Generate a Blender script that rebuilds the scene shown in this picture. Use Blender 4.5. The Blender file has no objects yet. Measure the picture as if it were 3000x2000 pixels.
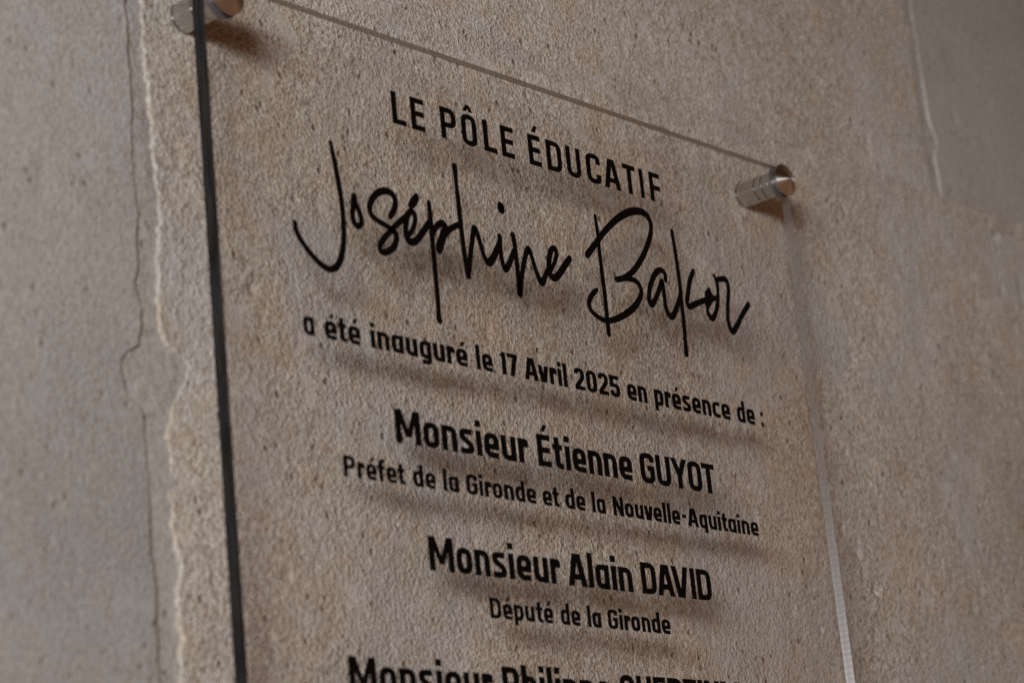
import bpy, math, random
import numpy as np
from mathutils import Vector, Matrix

# ---------------------------------------------------------------- camera, light, exposure
S = bpy.context.scene
COL = S.collection
# world axes: X right along the wall, Y into the wall, Z up; y = 0 is the front face of the plaque
RIGHT = Vector((0.6683483, -0.7377324, -0.0951920))
DOWN = Vector((0.1451113, 0.2548240, -0.9560374))
FWD = Vector((0.7295569, 0.6251525, 0.2773645))
cam_d = bpy.data.cameras.new("camera")
cam = bpy.data.objects.new("camera", cam_d)
COL.objects.link(cam)
M = Matrix((RIGHT, -DOWN, -FWD)).transposed().to_4x4()
M.translation = Vector((-0.72955689, -0.62515253, -0.27736449))
cam.matrix_world = M
cam_d.sensor_fit = 'HORIZONTAL'
cam_d.sensor_width = 23.5
cam_d.lens = 55.0
cam_d.clip_start = 0.02
cam_d.clip_end = 100
cam_d.dof.use_dof = True
cam_d.dof.focus_distance = 1.055
cam_d.dof.aperture_fstop = 5.6
S.camera = cam

W = bpy.data.worlds.new("World")
S.world = W
W.use_nodes = True
wt = W.node_tree
wt.nodes.clear()
wo = wt.nodes.new('ShaderNodeOutputWorld')
wb = wt.nodes.new('ShaderNodeBackground')
wr = wt.nodes.new('ShaderNodeValToRGB')
wg = wt.nodes.new('ShaderNodeTexCoord')
wx = wt.nodes.new('ShaderNodeSeparateXYZ')
wm = wt.nodes.new('ShaderNodeMapRange')
wm.inputs['From Min'].default_value = -1
wm.inputs['From Max'].default_value = 1
wt.links.new(wg.outputs['Generated'], wx.inputs[0])
wt.links.new(wx.outputs['Z'], wm.inputs['Value'])
wt.links.new(wm.outputs[0], wr.inputs[0])
# unseen surround shaped for fill and cap reflections: warm horizon, dim above and below
wr.color_ramp.elements[0].position = 0.31
wr.color_ramp.elements[0].color = (0.16, 0.085, 0.05, 1)
wr.color_ramp.elements[1].position = 0.72
wr.color_ramp.elements[1].color = (0.045, 0.022, 0.012, 1)
e = wr.color_ramp.elements.new(0.5)
e.color = (0.50, 0.265, 0.155, 1)
e.position = 0.45
wt.links.new(wr.outputs[0], wb.inputs['Color'])
wt.links.new(wb.outputs[0], wo.inputs[0])
wb.inputs['Strength'].default_value = 0.62


def area_lamp(name, centre, target, sx, sy, watts, color):
    d = bpy.data.lights.new(name, 'AREA')
    d.shape = 'RECTANGLE'
    d.size, d.size_y = sx, sy
    d.energy = watts
    d.color = color
    o = bpy.data.objects.new(name, d)
    COL.objects.link(o)
    o.location = centre
    o.rotation_euler = (Vector(target) - Vector(centre)).to_track_quat('-Z', 'Z').to_euler()
    return o


# daylight from a tall opening well to the left, in two panes
AIM = Vector((0.08, 0.02, 0.02))
LD = Vector((-math.sin(math.radians(59)), -math.cos(math.radians(59)), 0.06)).normalized()
side = Vector((0, 0, 1)).cross(LD).normalized()
for s in (-1, 1):
    area_lamp("window_light", AIM + LD * 2.6 + side * 0.20 * s, AIM, 0.36, 0.62, 28.5, (0.90, 0.955, 1.0))

S.view_settings.view_transform = 'Standard'
S.view_settings.look = 'None'
S.view_settings.exposure = 0
S.view_settings.gamma = 1
S.render.engine = 'CYCLES'
S.cycles.max_bounces = 8
S.cycles.sample_clamp_indirect = 2.0
S.cycles.transparent_max_bounces = 24
S.cycles.use_denoising = False

# ---------------------------------------------------------------- helpers


def tag(o, label=None, cat=None, kind=None, group=None):
    for k, v in (("label", label), ("category", cat), ("kind", kind), ("group", group)):
        if v:
            o[k] = v
    return o


def mesh(name, verts, faces, mat=None, smooth=False):
    me = bpy.data.meshes.new(name)
    me.from_pydata([tuple(v) for v in verts], [], faces)
    me.update()
    if mat:
        for m in (mat if isinstance(mat, (list, tuple)) else [mat]):
            me.materials.append(m)
    if smooth:
        me.polygons.foreach_set('use_smooth', [True] * len(me.polygons))
    return me


def link(name, me, parent=None, loc=(0, 0, 0)):
    o = bpy.data.objects.new(name, me)
    COL.objects.link(o)
    o.location = loc
    if parent:
        o.parent = parent
    return o


class NT:
    def __init__(self, name):
        self.m = bpy.data.materials.new(name)
        self.m.use_nodes = True
        self.t = self.m.node_tree
        self.t.nodes.clear()
        self.out = self.n('ShaderNodeOutputMaterial')

    def n(self, kind, **kw):
        nd = self.t.nodes.new(kind)
        for k, v in kw.items():
            if k in nd.inputs:
                nd.inputs[k].default_value = v
            else:
                setattr(nd, k, v)
        return nd

    def l(self, a, b):
        self.t.links.new(a, b)

    def noise(self, vec, scale, detail=2.0, rough=0.5, dist=0.0):
        nd = self.n('ShaderNodeTexNoise')
        nd.inputs['Scale'].default_value = scale
        nd.inputs['Detail'].default_value = detail
        nd.inputs['Roughness'].default_value = rough
        nd.inputs['Distortion'].default_value = dist
        self.l(vec, nd.inputs['Vector'])
        return nd.outputs['Fac']

    def ramp(self, fac, stops, interp='LINEAR'):
        nd = self.n('ShaderNodeValToRGB')
        cr = nd.color_ramp
        cr.interpolation = interp
        while len(cr.elements) < len(stops):
            cr.elements.new(0.5)
        for el, (p, c) in zip(cr.elements, stops):
            el.position = p
            el.color = (c, c, c, 1) if isinstance(c, (int, float)) else (*c, 1)
        self.l(fac, nd.inputs[0])
        return nd.outputs[0]

    def mix(self, fac, a, b, mode='MIX'):
        nd = self.n('ShaderNodeMix', data_type='RGBA', blend_type=mode)
        for sock, v in ((nd.inputs[0], fac), (nd.inputs[6], a), (nd.inputs[7], b)):
            if isinstance(v, (int, float)):
                sock.default_value = v
            elif isinstance(v, tuple):
                sock.default_value = (*v, 1)
            else:
                self.l(v, sock)
        return nd.outputs[2]

    def math(self, op, a, b=None):
        nd = self.n('ShaderNodeMath', operation=op)
        for i, v in enumerate((a, b)):
            if v is None:
                continue
            if isinstance(v, (int, float)):
                nd.inputs[i].default_value = v
            else:
                self.l(v, nd.inputs[i])
        return nd.outputs[0]


# ---------------------------------------------------------------- materials


def stone_material(name, base, light, dark, ochre, grey, patchiness, relief, seed):
    t = NT(name)
    co = t.n('ShaderNodeTexCoord').outputs['Object']
    mp = t.n('ShaderNodeMapping')
    mp.inputs['Location'].default_value = (seed, seed * 0.37, seed * 0.71)
    t.l(co, mp.inputs[0])
    v = mp.outputs[0]
    grain = t.noise(v, 560, 2.0, 0.7)
    grain2 = t.noise(v, 270, 4, 0.68)
    clump = t.noise(v, 60, 4, 0.6)
    big = t.noise(v, 9, 5, 0.6, 0.6)
    big2 = t.noise(v, 34, 5, 0.66, 0.8)
    c = t.ramp(grain2, [(0.32, dark), (0.44, base), (0.56, base), (0.68, light)])
    c2 = t.ramp(grain, [(0.33, dark), (0.47, base), (0.66, light)])
    c = t.mix(0.5, c, c2)
    # tonal drift, grey shelly areas and ochre stains
    gm = t.ramp(big, [(0.50, 0.0), (0.62, 1.0)])
    c = t.mix(t.math('MULTIPLY', gm, 0.65 * patchiness), c, grey)
    om = t.ramp(t.math('ADD', t.math('MULTIPLY', big2, 0.6), t.math('MULTIPLY', clump, 0.4)), [(0.50, 0.0), (0.64, 1.0)])
    c = t.mix(t.math('MULTIPLY', om, 0.55 * patchiness), c, t.mix(0.65, c, ochre))
    sp = t.ramp(t.noise(v, 150, 5, 0.72), [(0.59, 0.0), (0.70, 1.0)])
    c = t.mix(t.math('MULTIPLY', sp, 0.70 * patchiness), c, t.mix(0.25, tuple(x * 0.66 for x in ochre), c))
    # shelly flakes, smooth and grey
    fl = t.ramp(t.noise(v, 75, 1.5, 0.5, 0.5), [(0.65, 0.0), (0.69, 1.0)])
    c = t.mix(t.math('MULTIPLY', fl, 0.45 * patchiness), c, tuple(x * 1.05 for x in grey))
    drift = t.ramp(t.noise(v, 5, 3, 0.6), [(0.35, 0.90), (0.65, 1.08)])
    c = t.mix(1.0, c, drift, 'MULTIPLY')
    # small pits: dark dots
    vo = t.n('ShaderNodeTexVoronoi', feature='F1')
    vo.inputs['Scale'].default_value = 150
    t.l(v, vo.inputs['Vector'])
    keep = t.ramp(t.noise(v, 85, 1, 0.5), [(0.53, 0.0), (0.60, 1.0)])
    pit = t.math('MULTIPLY', t.ramp(vo.outputs['Distance'], [(0.10, 1.0), (0.26, 0.0)]), keep)
    c = t.mix(t.math('MULTIPLY', pit, 0.55), c, dark)
    h = t.math('ADD', t.math('MULTIPLY', grain, 0.0016), t.math('MULTIPLY', grain2, 0.0007))
    h = t.math('SUBTRACT', h, 0.00115)
    h = t.math('MULTIPLY', h, t.ramp(t.noise(v, 11, 3, 0.6), [(0.38, 0.55), (0.62, 1.0)]))
    h = t.math('MULTIPLY', h, 1.25)
    h = t.math('MULTIPLY', h, t.math('SUBTRACT', 1.0, t.math('MULTIPLY', fl, 0.6)))
    h = t.math('ADD', h, t.math('MULTIPLY', clump, 0.0004))
    h = t.math('SUBTRACT', h, t.math('MULTIPLY', pit, 0.0009))
    b = t.n('ShaderNodeBump')
    b.inputs['Strength'].default_value = 1.0
    b.inputs['Distance'].default_value = relief
    t.l(h, b.inputs['Height'])
    p = t.n('ShaderNodeBsdfPrincipled', Roughness=0.93)
    p.inputs['Specular IOR Level'].default_value = 0.15
    t.l(c, p.inputs['Base Color'])
    t.l(b.outputs[0], p.inputs['Normal'])
    t.l(p.outputs[0], t.out.inputs[0])
    return t.m


ROUGH_STONE = stone_material('rough_limestone', (0.50, 0.433, 0.372), (0.84, 0.775, 0.68), (0.22, 0.155, 0.105),
                             (0.50, 0.345, 0.175), (0.50, 0.475, 0.455), 1.0, 1.05, 0.0)
SMOOTH_STONE = stone_material('smooth_limestone', (0.385, 0.352, 0.316), (0.52, 0.48, 0.435), (0.26, 0.215, 0.19),
                              (0.42, 0.34, 0.26), (0.43, 0.41, 0.39), 0.35, 0.50, 3.1)
MORTAR = stone_material('lime_mortar', (0.395, 0.356, 0.320), (0.53, 0.485, 0.44), (0.28, 0.225, 0.20),
                        (0.42, 0.34, 0.27), (0.43, 0.41, 0.39), 0.2, 0.45, 7.7)
BED_JOINT = stone_material('bed_joint', (0.475, 0.41, 0.355), (0.72, 0.66, 0.59), (0.25, 0.185, 0.14),
                           (0.42, 0.33, 0.24), (0.43, 0.41, 0.39), 0.5, 0.85, 5.3)

t = NT('black_vinyl')
p = t.n('ShaderNodeBsdfPrincipled', Roughness=0.5)
p.inputs['Base Color'].default_value = (0.004, 0.003, 0.0025, 1)
p.inputs['Specular IOR Level'].default_value = 0.05
t.l(p.outputs[0], t.out.inputs[0])
VINYL = t.m

# clear acrylic faces: passes light straight through, mirrors a little at grazing angles
t = NT('clear_acrylic')
fr = t.n('ShaderNodeFresnel', IOR=1.49)
tr = t.n('ShaderNodeBsdfTransparent')
tr.inputs[0].default_value = (0.995, 0.985, 0.975, 1)
gl = t.n('ShaderNodeBsdfGlossy', Roughness=0.02)
mx = t.n('ShaderNodeMixShader')
g = t.n('ShaderNodeNewGeometry')
# fresnel of the outside angle on both sides of the sheet
mxf = t.math('MULTIPLY', t.math('SUBTRACT', 1.0, g.outputs['Backfacing']), fr.outputs[0])
t.l(mxf, mx.inputs[0])
t.l(tr.outputs[0], mx.inputs[1])
t.l(gl.outputs[0], mx.inputs[2])
t.l(mx.outputs[0], t.out.inputs[0])
ACRYLIC = t.m


def edge_material(name, axis, inner, outer, clear, saw_light):
    """sawn acrylic edge: part clear, part frosted by sawing when seen from within; polished outside, painted dark with streaks of reflection"""
    t = NT(name)
    co = t.n('ShaderNodeTexCoord').outputs['Object']
    wv = t.n('ShaderNodeTexWave', bands_direction=axis)
    wv.inputs['Scale'].default_value = 110
    wv.inputs['Distortion'].default_value = 3.5
    wv.inputs['Detail'].default_value = 2
    t.l(co, wv.inputs['Vector'])
    b = t.n('ShaderNodeBump')
    b.inputs['Strength'].default_value = 0.5
    b.inputs['Distance'].default_value = 0.0006
    t.l(wv.outputs['Fac'], b.inputs['Height'])
    gg = t.n('ShaderNodeBsdfGlossy', Roughness=0.25)
    gg.inputs[0].default_value = (*inner, 1)
    t.l(b.outputs[0], gg.inputs['Normal'])
    gd = t.n('ShaderNodeBsdfDiffuse')
    gd.inputs[0].default_value = (*inner, 1)
    fr_ = t.n('ShaderNodeMixShader')
    fr_.inputs[0].default_value = 0.35
    t.l(gd.outputs[0], fr_.inputs[1])
    t.l(gg.outputs[0], fr_.inputs[2])
    tr = t.n('ShaderNodeBsdfTransparent')
    tr.inputs[0].default_value = (0.97, 0.96, 0.95, 1)
    gi = t.n('ShaderNodeMixShader')
    sx = t.n('ShaderNodeSeparateXYZ')
    t.l(co, sx.inputs[0])
    if saw_light:
        # sawing marks; caught light painted in: brighter low end and rims, dark middle line
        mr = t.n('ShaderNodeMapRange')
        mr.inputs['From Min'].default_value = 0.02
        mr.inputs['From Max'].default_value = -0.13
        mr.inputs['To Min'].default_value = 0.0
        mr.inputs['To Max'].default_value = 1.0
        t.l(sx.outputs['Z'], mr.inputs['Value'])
        low_glow = t.math('POWER', mr.outputs[0], 1.6)
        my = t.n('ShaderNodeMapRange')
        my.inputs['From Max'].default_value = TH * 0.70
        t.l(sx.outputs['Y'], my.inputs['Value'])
        rim_glint = t.ramp(my.outputs[0], [(0.0, 1.0), (0.16, 0.55), (0.50, 0.5), (0.56, 0.1), (0.62, 0.5), (0.86, 0.6), (1.0, 1.0)])
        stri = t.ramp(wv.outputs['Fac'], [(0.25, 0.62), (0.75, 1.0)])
        f = t.math('MULTIPLY', t.math('MULTIPLY', low_glow, stri), rim_glint)
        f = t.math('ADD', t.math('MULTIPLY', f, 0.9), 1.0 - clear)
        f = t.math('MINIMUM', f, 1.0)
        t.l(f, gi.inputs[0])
        t.l(t.mix(low_glow, inner, (0.95, 0.96, 0.98)), gd.inputs[0])
    else:
        gi.inputs[0].default_value = 1.0 - clear
    t.l(tr.outputs[0], gi.inputs[1])
    t.l(fr_.outputs[0], gi.inputs[2])
    mp = t.n('ShaderNodeMapping')
    mp.inputs['Scale'].default_value = (1, 14, 1)
    t.l(co, mp.inputs[0])
    refl_streaks = t.ramp(t.noise(mp.outputs[0], 38, 5, 0.65), [(0.35, tuple(x * 0.4 for x in outer)), (0.66, tuple(x * 3.2 for x in outer))])  # soft lighter reflections painted into the dark outer colour
    po = t.n('ShaderNodeBsdfPrincipled', Roughness=0.2)
    po.inputs['Specular IOR Level'].default_value = 0.16
    t.l(refl_streaks, po.inputs['Base Color'])
    g = t.n('ShaderNodeNewGeometry')
    mx = t.n('ShaderNodeMixShader')
    t.l(g.outputs['Backfacing'], mx.inputs[0])
    t.l(po.outputs[0], mx.inputs[1])
    t.l(gi.outputs[0], mx.inputs[2])
    t.l(mx.outputs[0], t.out.inputs[0])
    return t.m


TH = 0.0068          # thickness of the acrylic sheet
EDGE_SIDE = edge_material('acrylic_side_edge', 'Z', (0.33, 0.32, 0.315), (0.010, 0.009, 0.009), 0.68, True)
EDGE_TOP = edge_material('acrylic_top_edge', 'X', (0.58, 0.555, 0.53), (0.02, 0.018, 0.017), 0.12, False)


def metal(name, col, rough, aniso=0.0):
    t = NT(name)
    p = t.n('ShaderNodeBsdfPrincipled', Metallic=1.0, Roughness=rough)
    p.inputs['Base Color'].default_value = (*col, 1)
    if aniso:
        p.inputs['Anisotropic'].default_value = aniso
        tg = t.n('ShaderNodeTangent', direction_type='RADIAL', axis='Y')
        t.l(tg.outputs[0], p.inputs['Tangent'])
        p.inputs['Anisotropic Rotation'].default_value = 0.25
    co = t.n('ShaderNodeTexCoord').outputs['Object']
    b = t.n('ShaderNodeBump')
    b.inputs['Strength'].default_value = 0.02
    b.inputs['Distance'].default_value = 0.0002
    t.l(t.noise(co, 700, 3, 0.6), b.inputs['Height'])
    t.l(b.outputs[0], p.inputs['Normal'])
    t.l(p.outputs[0], t.out.inputs[0])
    return t.m


CHROME = metal('polished_steel', (0.60, 0.59, 0.58), 0.15, 0.97)
TURNED = metal('turned_steel', (0.72, 0.69, 0.66), 0.36, 0.97)
t = NT('grey_washer')
p = t.n('ShaderNodeBsdfPrincipled', Roughness=0.5)
p.inputs['Base Color'].default_value = (0.10, 0.085, 0.08, 1)
t.l(p.outputs[0], t.out.inputs[0])
WASHER = t.m

# ---------------------------------------------------------------- the stone wall
WY = 0.023          # face of the stones


def vnoise(x, z, freq, seed):
    """smooth value noise on arrays"""
    x = x * freq + seed * 17.3
    z = z * freq + seed * 9.1
    xi, zi = np.floor(x).astype(np.int64), np.floor(z).astype(np.int64)
    fx, fz = x - xi, z - zi
    fx, fz = fx * fx * (3 - 2 * fx), fz * fz * (3 - 2 * fz)

    def hsh(a, b):
        n = (a * 374761393 + b * 668265263 + seed * 974711) & 0x7fffffff
        n = ((n ^ (n >> 13)) * 1274126177) & 0x7fffffff
        return ((n ^ (n >> 16)) & 0xffff) / 65535.0
    return (hsh(xi, zi) * (1 - fx) * (1 - fz) + hsh(xi + 1, zi) * fx * (1 - fz)
            + hsh(xi, zi + 1) * (1 - fx) * fz + hsh(xi + 1, zi + 1) * fx * fz)


def poly_edge(pts, z, rough, seed):
    pts = sorted(pts, key=lambda q: q[1])
    zz = np.array([q[1] for q in pts])
    xx = np.array([q[0] for q in pts])
    r = np.interp(z, zz, xx)
    return r + (vnoise(z, z * 0 + 1.7, 380, seed) - 0.5) * rough + (vnoise(z, z * 0 + 8.7, 900, seed + 3) - 0.5) * rough * 0.6 + (vnoise(z, z * 0 + 4.7, 90, seed + 1) - 0.5) * rough


def stone_block(left, right, bottom, top, mat, relief, seed, arris, proud=0.0, step=0.0016, side_rough=0.0008, parent=None):
    """one ashlar: a relief sheet whose irregular borders fall back to the mortar; left / right may be point lists"""
    nz = max(4, int((top - bottom) / step))
    zr = np.linspace(bottom, top, nz)
    e = np.array([0, .25, .5, .75, 1.0]) * arris
    zs = np.concatenate([bottom + e, zr[(zr > bottom + arris * 1.3) & (zr < top - arris * 1.3)], top - e[::-1]])
    L = poly_edge(left, zs, side_rough, seed) if isinstance(left, list) else left + (vnoise(zs, zs * 0, 120, seed) - .5) * side_rough
    R = poly_edge(right, zs, side_rough, seed + 5) if isinstance(right, list) else right + (vnoise(zs, zs * 0, 120, seed + 3) - .5) * side_rough
    nx = max(4, int((np.mean(R) - np.mean(L)) / step))
    u = np.linspace(0, 1, nx)
    X = []
    for k in range(len(zs)):
        inner = L[k] + arris * 1.3 + u * (R[k] - L[k] - arris * 2.6)
        X.append(np.concatenate([L[k] + e, inner, R[k] - e[::-1]]))
    X = np.array(X)
    Z = np.repeat(zs[:, None], X.shape[1], 1)
    # wander of the horizontal borders
    zb = (vnoise(X, X * 0 + seed, 110, seed + 8) - .5) * side_rough * 2
    Z = Z + zb * np.exp(-np.minimum(Z - bottom, top - Z) / 0.01)
    d = np.minimum(np.minimum(X - L[:, None], R[:, None] - X), np.minimum(Z - bottom, top - Z))
    d = np.clip(d / arris, 0, 1)
    fall = (1 - np.sqrt(np.clip(1 - (1 - d) ** 2, 0, 1))) * 0.0032
    rel = ((vnoise(X, Z, 14, seed) - .5) * 0.0016 + (vnoise(X, Z, 55, seed + 1) - .5) * 0.0007
           + (vnoise(X, Z, 160, seed + 2) - .5) * 0.0003 + (vnoise(X, Z, 420, seed + 4) - .5) * 0.00025) * relief
    pits = vnoise(X, Z, 95, seed + 11)
    rel -= np.clip(pits - 0.86, 0, 1) * 0.006 * relief
    # worn holes: the ones the wall shows, plus a scatter
    rg = random.Random(seed)
    holes = [(.2863, -.0815, .0030, .0022), (.4666, .1400, .0028, .0022), (-.1246, .0079, .0026, .0018), (-.1164, -.1028, .0024, .0018),
             (-.1010, -.0990, .0016, .0014), (.0280, .0870, .0018, .0014), (.3380, .2270, .0022, .0014), (.2420, .1580, .0016, .0014)]
    for _ in range(int(170 * relief)):
        holes.append((rg.uniform(-.30, .62), rg.uniform(-.20, .36), rg.uniform(.0009, .0020), rg.uniform(.0006, .0016)))
    for hx_, hz_, hr, hd in holes:
        m_ = (np.abs(X - hx_) < hr * 3) & (np.abs(Z - hz_) < hr * 3)
        if m_.any():
            wob = 1 + (vnoise(X[m_], Z[m_], 700, seed + 15) - .5) * 0.9
            rr = np.hypot(X[m_] - hx_, Z[m_] - hz_) / hr * wob
            rel[m_] -= hd * np.exp(-rr ** 2 * 1.3) - hd * 0.22 * np.exp(-(rr - 1.6) ** 2 * 4)
    Y = WY - proud - rel + fall
    n_r, n_c = X.shape
    co = np.stack([X, Y, Z], -1).reshape(-1, 3)
    idx = np.arange(n_r * n_c).reshape(n_r, n_c)
    f = np.stack([idx[:-1, :-1], idx[:-1, 1:], idx[1:, 1:], idx[1:, :-1]], -1).reshape(-1, 4)
    # skirt back to the core of the wall
    ring = np.concatenate([idx[0, :], idx[1:, -1], idx[-1, -2::-1], idx[-2:0:-1, 0]])
    back = co[ring].copy()
    back[:, 1] = 0.060
    b0 = len(co)
    co = np.concatenate([co, back])
    m = len(ring)
    j = np.arange(m)
    jn = (j + 1) % m
    sk = np.stack([ring[j], b0 + j, b0 + jn, ring[jn]], -1)
    f = np.concatenate([f, sk])
    me = bpy.data.meshes.new('stone_block')
    me.vertices.add(len(co))
    me.vertices.foreach_set('co', co.astype(np.float32).ravel())
    me.loops.add(f.size)
    me.loops.foreach_set('vertex_index', f.astype(np.int32).ravel())
    me.polygons.add(len(f))
    me.polygons.foreach_set('loop_start', np.arange(0, f.size, 4, dtype=np.int32))
    me.update(calc_edges=True)
    sm = np.ones(len(f), bool)
    sm[-m:] = False
    me.polygons.foreach_set('use_smooth', sm)
    me.materials.append(mat)
    me.validate()
    return link('stone_block', me, parent)


wall = bpy.data.objects.new('stone_wall', None)
COL.objects.link(wall)
wall.location = (0, 0, 0)
tag(wall, 'limestone ashlar wall with thin mortar joints behind the clear plaque', 'wall', 'structure')

GROOVE = [(-.1785, .50), (-.1785, .16), (-.1791, .1154), (-.1790, .0896), (-.1790, .0736), (-.1795, .0559), (-.1794, .0413),
          (-.1785, .0232), (-.1795, .0200), (-.1791, .0089), (-.1821, -.0001), (-.1794, -.0064), (-.1798, -.0165),
          (-.1815, -.0235), (-.1878, -.0262), (-.1909, -.0326), (-.1886, -.0377), (-.1888, -.0416), (-.1844, -.0448),
          (-.1806, -.0481), (-.1803, -.0643), (-.1804, -.0803), (-.1808, -.1016), (-.1797, -.1094), (-.1798, -.1199),
          (-.1802, -.1303), (-.1800, -.1467), (-.1805, -.6)]
LIP = [(-.1712, .16), (-.1715, .1174), (-.1715, .1065), (-.1718, .0872), (-.1715, .0753), (-.1705, .0637), (-.1717, .0517),
       (-.1709, .0431), (-.1686, .0348), (-.1697, .0249), (-.1714, .0097), (-.1703, .0064), (-.1720, -.0029),
       (-.1714, -.0141), (-.1678, -.0220), (-.1590, -.0263), (-.1632, -.0353), (-.1665, -.0424), (-.1708, -.0540),
       (-.1707, -.0632), (-.1720, -.0768), (-.1707, -.0820), (-.1710, -.0955), (-.1698, -.1060), (-.1715, -.1167),
       (-.1708, -.1298), (-.1720, -.1464), (-.1715, -.6)]
UP_R = [(.4030, .52), (.4030, .2734), (.4031, .2462), (.4013, .2099), (.4003, .1831), (.4018, .1658), (.4026, .1520), (.4026, .1)]
UR_L = [(.4090, .52), (.4084, .2747), (.4088, .2386), (.4090, .2162), (.4105, .1986), (.4146, .1880), (.4104, .1809),
        (.4102, .1632), (.4110, .1520), (.4110, .1)]

b = stone_block(-.62, GROOVE, -.44, .150, SMOOTH_STONE, 0.45, 3, 0.0010, proud=0.0004, step=0.002, side_rough=0.0010, parent=wall)
b['label'] = 'smooth pinkish grey block at the left joint'
b = stone_block(LIP, .86, -.44, .1455, ROUGH_STONE, 1.0, 9, 0.0013, proud=0.0005, step=0.0014, side_rough=0.0021, parent=wall)
b['label'] = 'rough grained ochre flecked block behind the plaque'
b = stone_block(-.30, UP_R, .1530, .52, ROUGH_STONE, 0.8, 21, 0.0012, proud=0.0003, step=0.0018, side_rough=0.0010, parent=wall)
b['label'] = 'rough block above the plaque'
b = stone_block(UR_L, 1.10, .1530, .52, SMOOTH_STONE, 0.45, 33, 0.0016, proud=0.0003, step=0.002, side_rough=0.0008, parent=wall)
b['label'] = 'smooth grey block at the upper right'
# neighbouring blocks that only a step to the side would show
stone_block(-.62, -.3075, .1530, .52, SMOOTH_STONE, 0.45, 41, 0.0010, step=0.004, parent=wall)
stone_block(.8675, 1.10, -.44, .1455, ROUGH_STONE, 0.6, 47, 0.0010, step=0.004, parent=wall)


def mortar_strip(x0, x1, z0, z1, depth, seed, mat=None):
    st = 0.0016
    xs = np.linspace(x0, x1, max(4, int((x1 - x0) / st)))
    zs = np.linspace(z0, z1, max(4, int((z1 - z0) / st)))
    X, Z = np.meshgrid(xs, zs)
    Y = WY + depth - (vnoise(X, Z, 60, seed) - .5) * 0.0012 - (vnoise(X, Z, 240, seed + 1) - .5) * 0.0005
    co = np.stack([X, Y, Z], -1).reshape(-1, 3)
    idx = np.arange(X.size).reshape(X.shape)
    f = np.stack([idx[:-1, :-1], idx[:-1, 1:], idx[1:, 1:], idx[1:, :-1]], -1).reshape(-1, 4)
    me = mesh('mortar_joint', co.tolist(), f.tolist(), mat or MORTAR, True)
    return link('mortar_joint', me, wall)


mortar_strip(-.197, -.155, -.44, .1440, 0.0006, 5)
mortar_strip(-.62, 1.10, .1435, .1555, -0.0002, 6, BED_JOINT)
mortar_strip(.3985, .4165, .1556, .52, 0.0006, 7)
mortar_strip(-.312, -.296, .1556, .52, 0.0006, 8)
mortar_strip(.855, .872, -.44, .1434, 0.0006, 13)
core = mesh('wall_core', [(-.62, .05, -.44), (1.1, .05, -.44), (1.1, .05, .52), (-.62, .05, .52),
                          (-.62, .12, -.44), (1.1, .12, -.44), (1.1, .12, .52), (-.62, .12, .52)],
            [(0, 1, 2, 3), (5, 4, 7, 6), (4, 5, 1, 0), (3, 2, 6, 7), (4, 0, 3, 7), (1, 5, 6, 2)], MORTAR)
link('wall_core', core, wall)

# ---------------------------------------------------------------- the plaque
PX0, PX1, PZ0, PZ1, TH = -0.1600, 0.2218, -0.4150, 0.1232, 0.0068
plaque = bpy.data.objects.new('plaque', None)
COL.objects.link(plaque)
plaque.location = ((PX0 + PX1) / 2, TH, PZ0)
OX, OY, OZ = plaque.location
tag(plaque, 'clear acrylic inauguration plaque with black French lettering on steel standoffs, fixed to the stone wall', 'plaque')


def pl(name, me):
    o = link(name, me, plaque)
    o.location = (-OX, -OY, -OZ)
    return o


yt = TH * 0.60     # refraction squeezes the seen depth of the top edge
yr = TH * 0.70
e0 = 0.00035       # tiny polished arris
vs = []
fs = []
ms = []


def q(pts, m):
    i = len(vs)
    vs.extend(pts)
    fs.append(tuple(range(i, i + len(pts))))
    ms.append(m)


# front, back
q([(PX0, 0, PZ0), (PX1, 0, PZ0), (PX1, 0, PZ1), (PX0, 0, PZ1)], 0)
q([(PX0, TH, PZ0), (PX0, TH, PZ1), (PX1, TH, PZ1), (PX1, TH, PZ0)], 0)
# left face, right face (front part sawn, rear part clear), top, bottom
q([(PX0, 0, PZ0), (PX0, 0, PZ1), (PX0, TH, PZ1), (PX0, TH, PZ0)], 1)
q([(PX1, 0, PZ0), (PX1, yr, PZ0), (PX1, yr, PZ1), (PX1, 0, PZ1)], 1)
q([(PX1, yr, PZ0), (PX1, TH, PZ0), (PX1, TH, PZ1), (PX1, yr, PZ1)], 0)
q([(PX0, 0, PZ1), (PX1, 0, PZ1), (PX1, yt, PZ1), (PX0, yt, PZ1)], 2)
q([(PX0, yt, PZ1), (PX1, yt, PZ1), (PX1, TH, PZ1), (PX0, TH, PZ1)], 0)
q([(PX0, 0, PZ0), (PX0, TH, PZ0), (PX1, TH, PZ0), (PX1, 0, PZ0)], 2)
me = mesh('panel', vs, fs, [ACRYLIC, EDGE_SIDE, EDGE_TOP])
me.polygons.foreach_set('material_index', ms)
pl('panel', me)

# ---------------------------------------------------------------- standoffs


def lathe(profile, n=64):
    """profile: (radius, y) from back to front, turned about the Y axis"""
    v, f = [], []
    for r, y in profile:
        for k in range(n):
            a = 2 * math.pi * k / n
            v.append((r * math.cos(a), y, r * math.sin(a)))
    for i in range(len(profile) - 1):
        for k in range(n):
            a, b2 = i * n + k, i * n + (k + 1) % n
            f.append((a, b2, b2 + n, a + n))
    return v, f


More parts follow.
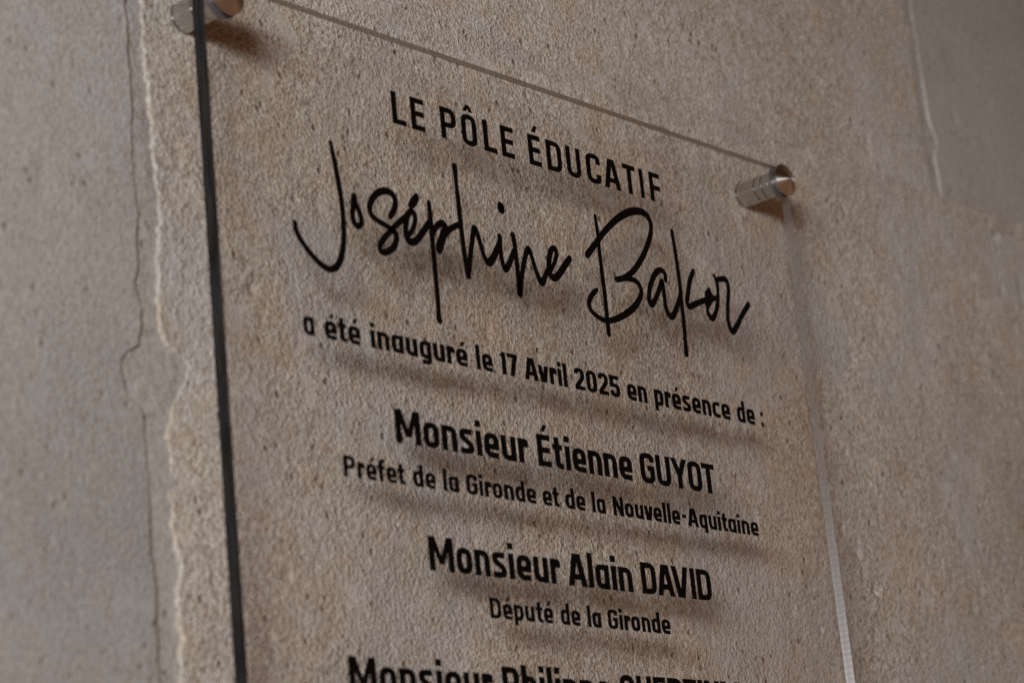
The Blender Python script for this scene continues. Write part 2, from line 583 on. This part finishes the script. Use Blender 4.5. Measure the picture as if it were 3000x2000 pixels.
CR = 0.0083
BR = 0.0063
v, f = lathe([(0, WY + .003 - TH), (BR, WY + .003 - TH), (BR, .0150), (BR * .9, .0148), (BR * .9, .0143), (BR, .0141), (BR, .0042), (BR * .9, .0040), (BR * .9, .0034), (BR, .0032), (BR, -.0002), (BR * .9, -.0004), (BR * .9, -.0009), (BR, -.0011), (BR, -TH), (0, -TH)])
me_barrel = mesh('barrel', v, f, CHROME, True)
v, f = lathe([(0, -TH - .0001), (CR, -TH - .0001), (CR, -TH - .0007), (0, -TH - .0007)])
me_wash = mesh('washer', v, f, WASHER)
v, f = lathe([(BR, -.0007), (BR, -.0040), (CR * .97, -.0041), (CR, -.0043), (CR, -.0045), (CR * .97, -.0047)])
me_cap = mesh('cap', v, f, CHROME, True)
v, f = lathe([(CR * .97, -.0047), (CR * .5, -.0061), (0.00005, -.0075)], 96)
me_cone = mesh('cap_face', v, f, TURNED, True)
for me in (me_barrel, me_cap):
    try:
        me.set_sharp_from_angle(angle=math.radians(35))
    except Exception:
        pass
for sx, lab in ((-0.1515, 'steel standoff at the upper left corner'), (0.2135, 'steel standoff at the upper right corner')):
    for sz in (0.1146, PZ0 + 0.0086):
        b = link('standoff', me_barrel, plaque)
        b.location = (sx - OX, 0, sz - OZ)
        if sz > 0:
            b['label'] = lab
        w_ = link('washer', me_wash, b)
        c_ = link('cap', me_cap, b)
        c_.location = (0, -TH, 0)
        d_ = link('cap_face', me_cone, b)
        d_.location = (0, -TH, 0)
JOS = [[[-97.95,67.22,0.75],[-97.01,62.45,0.85],[-95.86,54.98],[-94.69,46.99],[-94.17,38.34],[-94.48,30.67],[-95.2,25.11],[-96.81,19.96,1.1],[-99.36,15.74,1.1],[-102.74,13.65],[-106.22,13.73],[-111.16,16.31],[-116.24,20.7],[-119.9,25.32],[-120.75,29.31,0.9]],[[-87.03,46.78,1.1],[-87.38,44.89,1.3],[-88.5,41.1],[-88.83,38.02],[-88.16,35.58],[-86.34,34.39],[-84.38,35.87],[-84.22,38.64],[-85.33,41.72],[-86.92,44.43,0.9]],[[-67.31,42.2,0.95],[-64.96,45.18,1.1],[-63.64,48.8,1.1],[-64.38,51.45,1.1],[-66.69,52.78,1.1],[-70.07,52.54,1.1],[-73.98,50.63,1.1],[-77.31,47.18,1.1],[-78.88,43.55,1.1],[-78.03,40.67],[-74.91,39.07,0.9],[-70.27,37.74,0.9],[-66.69,36.59,0.95],[-64.8,34.89,1.1],[-65.1,32.34,1.1],[-66.95,29.23,1.1],[-70.03,26.9],[-73.09,25.9],[-74.76,26.69],[-74.51,28.94],[-72.29,31.66],[-68.3,35.51,0.9],[-64.57,38.83,0.9],[-60.02,42.5,1],[-56.31,45.19,0.95]],[[-58.21,35.57,0.8],[-55.65,38.01,0.85],[-53.27,42.12,0.9],[-52.85,45.58],[-54.6,46.82],[-57.12,44.75,1.1],[-58.56,40.82,1.1],[-59.04,36.82,1.1],[-58.02,33.93,1.2],[-55.67,33.42,1.2],[-52.6,35.06,1.1],[-48.65,39.34,1.1],[-44.45,44.21,1]],[[-50.95,53.76,1.2],[-52.76,51.42,1.4],[-54.69,49.28,1.2]],[[-43.71,52.65,0.9],[-43.61,45.96],[-43.69,39.15],[-43.65,30.13],[-43.69,20.59],[-43.65,11.66],[-43.89,5.51],[-43.83,2.31,1.2]],[[-43.4,38.35,0.8],[-41.4,42.02],[-38.37,44.58,1.1],[-36.01,44.75,1.3],[-35.27,43.18,1.3],[-36.55,40.49,1.4],[-38.11,37.36,1.5],[-39.44,34.85,1.5],[-40.14,32.91,1.3]],[[-37.64,38.02,1],[-34.72,41.41,1.1],[-31.41,44.03,1],[-25.5,47.05,0.9]],[[-25.96,72.26,1.2],[-25.87,65.59,0.85],[-25.64,56.94],[-25.49,48.32],[-25.26,39.75],[-24.72,31.85],[-23.71,24.51,1.1]],[[-23.71,24.51,1.1],[-22.03,31.19],[-19.79,39.04],[-17.43,46.58,1.1],[-15.51,44.17],[-14.12,39.51],[-12.7,35.16],[-10.44,32.8,1.3],[-7.48,34.95,1.3],[-3.89,40.24,1.1],[-1.97,43.5,0.9]],[[-1.65,45.78,1.1],[-1.88,40.61],[-1.62,35.42],[-0.02,31.64,1.1],[3.18,35.12,1.1],[6.49,40.97,0.9]],[[0.98,59.9,1.5],[1.13,58.63,1.5]],[[6.94,48.21,1],[7.6,42.93],[7.76,35.35],[7.75,28.35],[7.61,21.64,1.1],[9.71,28.69],[12.64,37.39],[16.06,43.6,1.1],[18.07,40.13,0.9],[19.78,34.54],[22.86,29.66,1.2],[25.77,33.23],[28.78,37.9,0.9]],[[29.04,35.69,0.8],[32.53,40.06,0.8],[34.65,44.31,0.9],[34.19,46.92],[32.24,46.62],[30.54,44.46,1.1],[29.15,40.34,1.1],[28.5,36.07,1.1],[29.61,33.78,1.2],[32.12,33.38,1.2],[35.84,36.29,1.2],[40.0,40.79,1.2],[43.5,44.23,1.1]]]
BAK = [[[64.81,68.03,0.75],[65.27,61.29,0.85],[65.16,50.1,0.9],[65.31,40.09],[65.57,32.24],[65.43,24.36],[65.31,13.28,1]],[[56.16,48.21,1.2],[62.59,54.4,1.1],[70.95,62.36,1.1],[80.08,69.49,1.2],[88.97,74.48,1.3],[96.68,76.64,1.3],[102.17,76.12,1.2],[104.7,73.15,1.1],[104.85,69.34],[102.14,63.35,1.1],[96.1,54.63,1.1],[89.17,47.46,1.1],[83.67,43.55],[78.46,41.05,1],[75.15,40.21,1]],[[75.15,40.21,1],[81.77,41.78,0.9],[87.43,42.06],[91.03,40.54],[92.07,37.23],[89.9,33.13,1.1],[84.18,27.93,1.2],[75.37,22.81,1.1],[66.19,19.52,0.95],[60.04,19.84,0.9],[55.03,22.15,0.9],[53.65,25.04],[55.27,28.43],[57.58,30.79,1],[60.48,32.95,0.7]],[[111.21,46.17,1],[111.17,49.16],[108.51,50.49,1],[104.88,48.71,1.1],[100.72,43.82,1.1],[98.2,38.8,1.1],[97.25,34.34,1.1],[98.68,32.33,1.2],[101.84,35.38],[106.01,41.2,1],[108.23,45.27,0.95],[108.89,41.15],[108.86,34.11],[110.18,30.0,1.1],[112.71,28.9,1.2],[115.95,32.02,1.1],[119.75,38.08,1],[121.35,42.17,0.7]],[[120.41,71.35,0.9],[121.26,60.83,0.95],[121.69,47.15,1],[121.33,36.16,1],[121.18,26.35,1],[120.64,17.6,1],[120.22,12.26,1.15]],[[133.22,54.28,0.95],[129.57,48.51,1.1],[127.18,42.6,1.1],[125.63,37.96,1.1],[126.95,35.99,1.1],[131.38,37.81,1.1],[139.73,41.11,1],[149.85,44.07,0.9]],[[144.0,47.09,0.9],[143.61,45.08,2.2],[143.22,43.08,2.3],[141.68,40.05,1.6],[140.86,37.16,0.9],[141.2,34.45,1],[143.49,32.89,1.1],[146.39,35.29,1],[149.2,40.74,1],[150.69,46.55,0.9],[150.9,51.62,0.9],[149.19,54.96,0.7]],[[150.73,52.99,0.9],[154.44,54.02,1],[158.05,54.42,1.1],[159.57,52.26,1],[159.16,47.98,1],[157.13,40.92],[156.1,33.51],[158.43,28.87,1.2],[162.66,32.32,1.1],[167.68,38.15,1],[174.13,44.66,1.1]]]

# ---------------------------------------------------------------- lettering
LAYER = 0.00001


class Glyph:
    """flat letter drawn with a constant pen; x right, z up, cap height = 1"""

    def __init__(self, w):
        self.v, self.f = [], []
        self.hx, self.hy = w / 2, w * 0.80 / 2
        self.w = w
        self.k = 0

    def poly(self, pts):
        self.k += 1
        i = len(self.v)
        self.v += [(x, -self.k, z) for x, z in pts]
        self.f.append(tuple(range(i, i + len(pts))))

    def bar(self, x0, z0, x1, z1):
        self.poly([(x0, z0), (x1, z0), (x1, z1), (x0, z1)])

    def slant(self, xa, za, xb, zb, dw):
        self.poly([(xa, za), (xa + dw, za), (xb + dw, zb), (xb, zb)])

    def path(self, pts, closed=False):
        """pts (x, z[, corner radius]) -> mitred ribbon with the elliptical pen"""
        P = []
        n = len(pts)
        for i, p_ in enumerate(pts):
            x, z = p_[0], p_[1]
            r = p_[2] if len(p_) > 2 else 0
            if r and (closed or 0 < i < n - 1):
                a = Vector(pts[(i - 1) % n][:2]) - Vector((x, z))
                b = Vector(pts[(i + 1) % n][:2]) - Vector((x, z))
                ra = min(r, a.length * 0.495)
                rb = min(r, b.length * 0.495)
                A = Vector((x, z)) + a.normalized() * ra
                B = Vector((x, z)) + b.normalized() * rb
                C = Vector((x, z))
                for s in range(9):
                    t_ = s / 8
                    # between a circle arc and a squarer corner
                    w0, w1, w2 = (1 - t_) ** 2, 1.25 * 2 * t_ * (1 - t_), t_ ** 2
                    P.append((A * w0 + C * w1 + B * w2) / (w0 + w1 + w2))
            else:
                P.append(Vector((x, z)))
        Q = [P[0]]
        for p_ in P[1:]:
            if (p_ - Q[-1]).length > 1e-4:
                Q.append(p_)
        if closed and (Q[0] - Q[-1]).length < 1e-4:
            Q.pop()
        m = len(Q)
        self.k += 1
        i0 = len(self.v)
        for i in range(m):
            a = Q[(i - 1) % m] if (closed or i > 0) else None
            c = Q[(i + 1) % m] if (closed or i < m - 1) else None
            d1 = (Q[i] - a).normalized() if a is not None else (c - Q[i]).normalized()
            d2 = (c - Q[i]).normalized() if c is not None else d1
            n1, n2 = Vector((-d1.y, d1.x)), Vector((-d2.y, d2.x))
            h1 = math.hypot(self.hx * n1.x, self.hy * n1.y)
            h2 = math.hypot(self.hx * n2.x, self.hy * n2.y)
            det = n1.x * n2.y - n1.y * n2.x
            if abs(det) < 0.02 or n1.dot(n2) < -0.5:
                off = (n1 + n2).normalized() * (h1 + h2) / 2 if (n1 + n2).length > 0.1 else n1 * h1
            else:
                off = Vector(((h1 * n2.y - h2 * n1.y) / det, (n1.x * h2 - n2.x * h1) / det))
            for s in (1, -1):
                o_ = Q[i] + off * s
                self.v.append((o_.x, -self.k, o_.y))
        for i in range(m if closed else m - 1):
            j = (i + 1) % m
            self.f.append((i0 + 2 * i, i0 + 2 * i + 1, i0 + 2 * j + 1, i0 + 2 * j))


XH = 0.765
ASC = 1.08


def draw(ch, w):
    g = Glyph(w)
    hx, hy = g.hx, g.hy
    T, B, X = 1 - hy, hy, XH - hy
    r = 0.23
    acc = None
    base = ch
    for a, b_, k in (('É', 'E', 'acute'), ('é', 'e', 'acute'), ('Ô', 'O', 'circ')):
        if ch == a:
            base, acc = b_, k
    c = base
    wd = {'L': .56, 'E': .57, 'P': .66, 'O': .67, 'D': .69, 'U': .68, 'C': .66, 'A': .80, 'T': .64, 'I': w, 'F': .56, 'M': .94,
          'G': .67, 'Y': .78, 'N': .72, 'V': .80, 'Q': .67, 'R': .70, 'a': .60, 'e': .60, 'n': .60, 'u': .60, 'o': .61, 's': .56,
          'i': w, 'l': w, 'r': .42, 't': .44, 'f': .43, 'd': .60, 'p': .60, 'q': .60, 'g': .60, 'h': .60, 'v': .62, 'c': .54,
          '1': .36, '7': .56, '2': .59, '0': .62, '5': .60, ':': w, '-': .36}[c]
    R = wd - hx
    dw = w * 1.06
    if c == 'L':
        g.path([(hx, 1), (hx, B), (wd, B)])
    elif c == 'E':
        g.path([(wd, T), (hx, T), (hx, B), (wd, B)])
        g.bar(hx, .515 - hy, wd - .03, .515 + hy)
    elif c == 'F':
        g.path([(wd, T), (hx, T), (hx, 0)])
        g.bar(hx, .485 - hy, wd - .02, .485 + hy)
    elif c == 'P':
        g.path([(hx, 0), (hx, T), (R, T, r), (R, .37 + hy, r), (hx, .37 + hy)])
    elif c == 'R':
        g.path([(hx, 0), (hx, T), (R - .02, T, r), (R - .02, .40 + hy, r), (hx, .40 + hy)])
        g.slant(wd * .42, .42, wd - dw, 0, dw)
    elif c == 'O':
        g.path([(hx, T, r), (R, T, r), (R, B, r), (hx, B, r)], True)
    elif c == 'Q':
        g.path([(hx, T, r), (R, T, r), (R, B, r), (hx, B, r)], True)
        g.slant(wd * .45, .28, wd - dw * .6, -.06, dw)
    elif c == 'D':
        g.path([(hx, T), (R, T, r), (R, B, r), (hx, B)], True)
    elif c == 'U':
        g.path([(hx, 1), (hx, B, r), (R, B, r), (R, 1)])
    elif c == 'C':
        g.path([(R, .66), (R, T, r), (hx, T, r), (hx, B, r), (R, B, r), (R, .34)])
    elif c == 'G':
        g.path([(R, .70), (R, T, r), (hx, T, r), (hx, B, r), (R, B, r), (R, .50), (wd * .50, .50)])
    elif c == 'A':
        g.slant(wd / 2 - dw * .72, 1, 0, 0, dw)
        g.slant(wd / 2 - dw * .28, 1, wd - dw, 0, dw)
        g.bar(.16 + hx, .20, wd - .16 - hx, .20 + 2 * hy)
    elif c == 'V':
        g.slant(0, 1, wd / 2 - dw * .70, 0, dw)
        g.slant(wd - dw, 1, wd / 2 - dw * .30, 0, dw)
    elif c == 'v':
        g.slant(0, XH, wd / 2 - dw * .70, 0, dw)
        g.slant(wd - dw, XH, wd / 2 - dw * .30, 0, dw)
    elif c == 'Y':
        g.slant(0, 1, wd / 2 - dw * .5, .42, dw)
        g.slant(wd - dw, 1, wd / 2 - dw * .5, .42, dw)
        g.bar(wd / 2 - hx, 0, wd / 2 + hx, .46)
    elif c == 'T':
        g.bar(0, 1 - 2 * hy, wd, 1)
        g.bar(wd / 2 - hx, 0, wd / 2 + hx, 1 - hy)
    elif c == 'I':
        g.bar(0, 0, w, 1)
    elif c == 'M':
        g.bar(0, 0, w, 1)
        g.bar(wd - w, 0, wd, 1)
        g.slant(w * .25, 1, wd / 2 - dw * .42, .20, dw * .84)
        g.slant(wd - w * .25 - dw * .84, 1, wd / 2 - dw * .42, .20, dw * .84)
    elif c == 'N':
        g.bar(0, 0, w, 1)
        g.bar(wd - w, 0, wd, 1)
        g.slant(0, 1, wd - dw, 0, dw)
    elif c == 'a':
        g.path([(R, 0), (R, X), (hx, X, .14), (hx, B, r), (R, B)])
    elif c == 'e':
        g.path([(wd - .03, B), (hx, B, r), (hx, X, r), (R, X, r), (R, .345), (hx, .345)])
    elif c == 'c':
        g.path([(wd, B), (hx, B, r), (hx, X, r), (wd, X)])
    elif c == 'o':
        g.path([(hx, X, r), (R, X, r), (R, B, r), (hx, B, r)], True)
    elif c == 'n':
        g.bar(0, 0, w, XH)
        g.path([(hx, X), (R, X, r), (R, 0)])
    elif c == 'h':
        g.bar(0, 0, w, ASC)
        g.path([(hx, X), (R, X, r), (R, 0)])
    elif c == 'u':
        g.path([(hx, XH), (hx, B, r), (R, B)])
        g.bar(wd - w, 0, wd, XH)
    elif c == 'r':
        g.bar(0, 0, w, XH)
        g.path([(hx, X), (wd - hx * .9, X, .05), (wd - hx * .9, X - hy * 2.0)])
    elif c == 's':
        g.path([(wd - .05, X), (hx, X, .18), (hx, X - .19, .10), (R, B + .20, .10), (R, B, .18), (.02, B)])
    elif c == 'i':
        g.bar(0, 0, w, XH)
        g.bar(0, ASC - 2 * hy - .02, w, ASC)
    elif c == 'l':
        g.bar(0, 0, w, ASC)
    elif c == 't':
        g.path([(hx + .08, ASC - .09), (hx + .08, B, .16), (wd, B)])
        g.bar(0, XH - 2 * hy, wd - .02, XH)
    elif c == 'f':
        g.path([(wd, ASC - hy - .01), (hx + .08, ASC - hy - .01, .16), (hx + .08, 0)])
        g.bar(0, XH - 2 * hy, wd - .02, XH)
    elif c == 'd':
        g.bar(wd - w, 0, wd, ASC)
        g.path([(R, X), (hx, X, r), (hx, B, r), (R, B)])
    elif c == 'q':
        g.bar(wd - w, -.24, wd, XH)
        g.path([(R, X), (hx, X, r), (hx, B, r), (R, B)])
    elif c == 'g':
        g.path([(R, X), (hx, X, r), (hx, B, r), (R, B)])
        g.path([(R, XH), (R, -.24 + hy, .14), (.10, -.24 + hy)])
    elif c == 'p':
        g.bar(0, -.24, w, XH)
        g.path([(hx, X), (R, X, r), (R, B, r), (hx, B)])
    elif c == '1':
        g.bar(wd - w, 0, wd, 1)
        g.slant(wd - w * .8, 1, 0, .80, w * .55)
        g.slant(wd - w * .6, .82, 0, .80, w * .2)
    elif c == '7':
        g.bar(0, 1 - 2 * hy, wd, 1)
        g.slant(wd - dw, 1 - hy, .10, 0, dw)
    elif c == '2':
        g.path([(hx, .72), (hx, T, r), (R, T, r), (R, .58, .12), (hx, .16, .06), (hx, B)])
        g.bar(0, 0, wd, 2 * hy)
    elif c == '0':
        g.path([(hx, T, r), (R, T, r), (R, B, r), (hx, B, r)], True)
    elif c == '5':
        g.path([(wd - .04, T), (hx, T), (hx, .54), (R, .54, r), (R, B, r), (hx, B, r), (hx, .30)])
    elif c == ':':
        g.bar(0, 0, w, 2 * hy + .03)
        g.bar(0, XH - 2 * hy - .06, w, XH - .03)
    elif c == '-':
        g.bar(0, .40, wd, .40 + 2 * hy)
    top = 1 if base.isupper() else XH
    if acc == 'acute':
        m_ = wd * .5
        g.poly([(m_ - .07, top + .09), (m_ + .09, top + .09), (m_ + .22, top + .31), (m_ + .03, top + .31)])
    elif acc == 'circ':
        m_ = wd * .5
        g.poly([(m_ - .22, top + .08), (m_ - .06, top + .08), (m_ + .08, top + .30), (m_ - .08, top + .30)])
        g.poly([(m_ + .06, top + .08), (m_ + .22, top + .08), (m_ + .08, top + .30), (m_ - .08, top + .30)])
    return g, wd


CACHE = {}


def glyph_mesh(ch, w):
    key = (ch, round(w, 3))
    if key not in CACHE:
        g, wd = draw(ch, w)
        v = [(x, y * LAYER, z) for x, y, z in g.v]
        me = mesh('letter', v, g.f, VINYL)
        CACHE[key] = (me, wd)
    return CACHE[key]


def put_letter(ch, w, x, z, sx, sz):
    me, wd = glyph_mesh(ch, w)
    o = link('letter', me, plaque)
    o.location = (x - OX, -0.00012 - OY, z - OZ)
    o.scale = (sx, 1, sz)
    return o


KERN = {('A', 'V'): -.17, ('V', 'I'): .0, ('D', 'A'): -.05, ('A', 'T'): -.13, ('U', 'Y'): -.05, ('Y', 'O'): -.07, ('O', 'T'): -.06,
        ('A', 'v'): -.09, ('v', 'r'): -.04, ('u', 'v'): -.04, ('v', 'e'): -.06, ('R', 'T'): -.05, ('T', 'I'): -.03, ('1', '7'): -.03,
        ('e', 't'): -.05, ('t', 'e'): -.04, ('t', 'é'): -.04, ('é', 't'): -.05, ('é', 'f'): -.05, ('f', 'e'): -.04, ('r', 'é'): -.03,
        ('A', 'l'): -.03, ('A', 'q'): -.04, ('-', 'A'): -.05, ('t', 'a'): -.04, ('i', 't'): -.03, ('r', 'i'): -.02, ('r', 'o'): -.04}


def word(text, x0, x1, base, cap, w, gap=.085):
    """set one word so that it spans x0..x1"""
    xs, x = [], 0.0
    for i, ch in enumerate(text):
        if i:
            x += gap + KERN.get((text[i - 1], ch), 0)
        xs.append(x)
        x += glyph_mesh(ch, w)[1]
    s = (x1 - x0) / x
    for ch, xx in zip(text, xs):
        put_letter(ch, w, x0 + xx * s, base, s, cap)


# first line, letter by letter
for ch, a, b_ in (('L', -.0610, -.0527), ('E', -.0498, -.0415), ('P', -.0320, -.0222), ('Ô', -.0192, -.0095), ('L', -.0056, .0028),
                  ('E', .0057, .0141), ('É', .0234, .0317), ('D', .0354, .0456), ('U', .0488, .0586), ('C', .0624, .0725),
                  ('A', .0745, .0863), ('T', .0883, .0977), ('I', .1004, .1032), ('F', .1075, .1158)):
    me, wd = glyph_mesh(ch, .21)
    put_letter(ch, .21, a, .0840, (b_ - a) / wd, .0144)

for text, a, b_ in (('a', -.1203, -.1144), ('été', -.1092, -.0898), ('inauguré', -.0844, -.0288), ('le', -.0237, -.0137),
                    ('17', -.0095, .0020), ('Avril', .0059, .0335), ('2025', .0383, .0689), ('en', .0738, .0877),
                    ('présence', .0927, .1487), ('de', .1540, .1679), (':', .1725, .1746)):
    word(text, a, b_, -.0154, .0098, .235)
for text, a, b_ in (('Monsieur', -.0747, .0034), ('Étienne', .0090, .0712), ('GUYOT', .0768, .1307)):
    word(text, a, b_, -.0523, .0138, .225)
for text, a, b_ in (('Préfet', -.1048, -.0713), ('de', -.0672, -.0543), ('la', -.0502, -.0409), ('Gironde', -.0367, .0054),
                    ('et', .0094, .0200), ('de', .0238, .0368), ('la', .0410, .0500), ('Nouvelle', .0550, .1015),
                    ('-', .1027, .1058), ('Aquitaine', .1066, .1595)):
    word(text, a, b_, -.0690, .0084, .235)
for text, a, b_ in (('Monsieur', -.0620, .0160), ('Alain', .0205, .0628), ('DAVID', .0689, .1181)):
    word(text, a, b_, -.1018, .0138, .225)
for text, a, b_ in (('Député', -.0296, .0086), ('de', .0132, .0256), ('la', .0302, .0390), ('Gironde', .0433, .0854)):
    word(text, a, b_, -.1185, .0084, .235)
for text, a, b_ in (('Monsieur', -.1102, -.0317), ('Philippe', -.0262, .0405), ('QUERTINMONT', .0465, .1640)):
    word(text, a, b_, -.1513, .0139, .225)


def brush_word(strokes, pen, name):
    """handwritten word: each stroke (x mm, z mm[, pressure]) becomes a round-ended ribbon"""
    V, F = [], []
    layer = 0
    for st in strokes:
        layer += 2
        pr, last = [], 1.0
        for p_ in st:
            if len(p_) > 2:
                last = p_[2]
            pr.append((p_[0] / 1000, p_[1] / 1000, last if len(p_) > 2 else 1.0))
        Q = []
        n = len(pr)
        for i in range(n - 1):
            p0, p1, p2, p3 = pr[max(i - 1, 0)], pr[i], pr[i + 1], pr[min(i + 2, n - 1)]
            sub = 8
            for s in range(sub):
                t_ = s / sub
                Q.append(tuple(.5 * (2 * p1[k] + (p2[k] - p0[k]) * t_ + (2 * p0[k] - 5 * p1[k] + 4 * p2[k] - p3[k]) * t_ * t_
                                     + (3 * p1[k] - p0[k] - 3 * p2[k] + p3[k]) * t_ ** 3) for k in range(3)))
        Q.append(pr[-1])
        i0 = len(V)
        m = len(Q)
        for i in range(m):
            a, c = Q[max(i - 1, 0)], Q[min(i + 1, m - 1)]
            dx, dz = c[0] - a[0], c[1] - a[1]
            l_ = math.hypot(dx, dz) or 1
            nx, nz = -dz / l_, dx / l_
            h = pen / 2 * Q[i][2]
            for s in (1, -1):
                V.append((Q[i][0] + nx * h * s, -layer * LAYER, Q[i][1] + nz * h * s))
        for i in range(m - 1):
            F.append((i0 + 2 * i, i0 + 2 * i + 1, i0 + 2 * i + 3, i0 + 2 * i + 2))
        for end in (0, -1):
            j0 = len(V)
            for k in range(16):
                a = 2 * math.pi * k / 16
                V.append((Q[end][0] + math.cos(a) * pen / 2 * Q[end][2], -(layer + 1) * LAYER, Q[end][1] + math.sin(a) * pen / 2 * Q[end][2]))
            F.append(tuple(range(j0, j0 + 16)))
    me = mesh(name, V, F, VINYL)
    o = link(name, me, plaque)
    o.location = (-OX, -0.00012 - OY, -OZ)
    return o


brush_word(JOS, 0.0029, 'handwritten_word')['label'] = 'handwritten first name in black script'
brush_word(BAK, 0.0029, 'handwritten_word')['label'] = 'handwritten surname in black script'
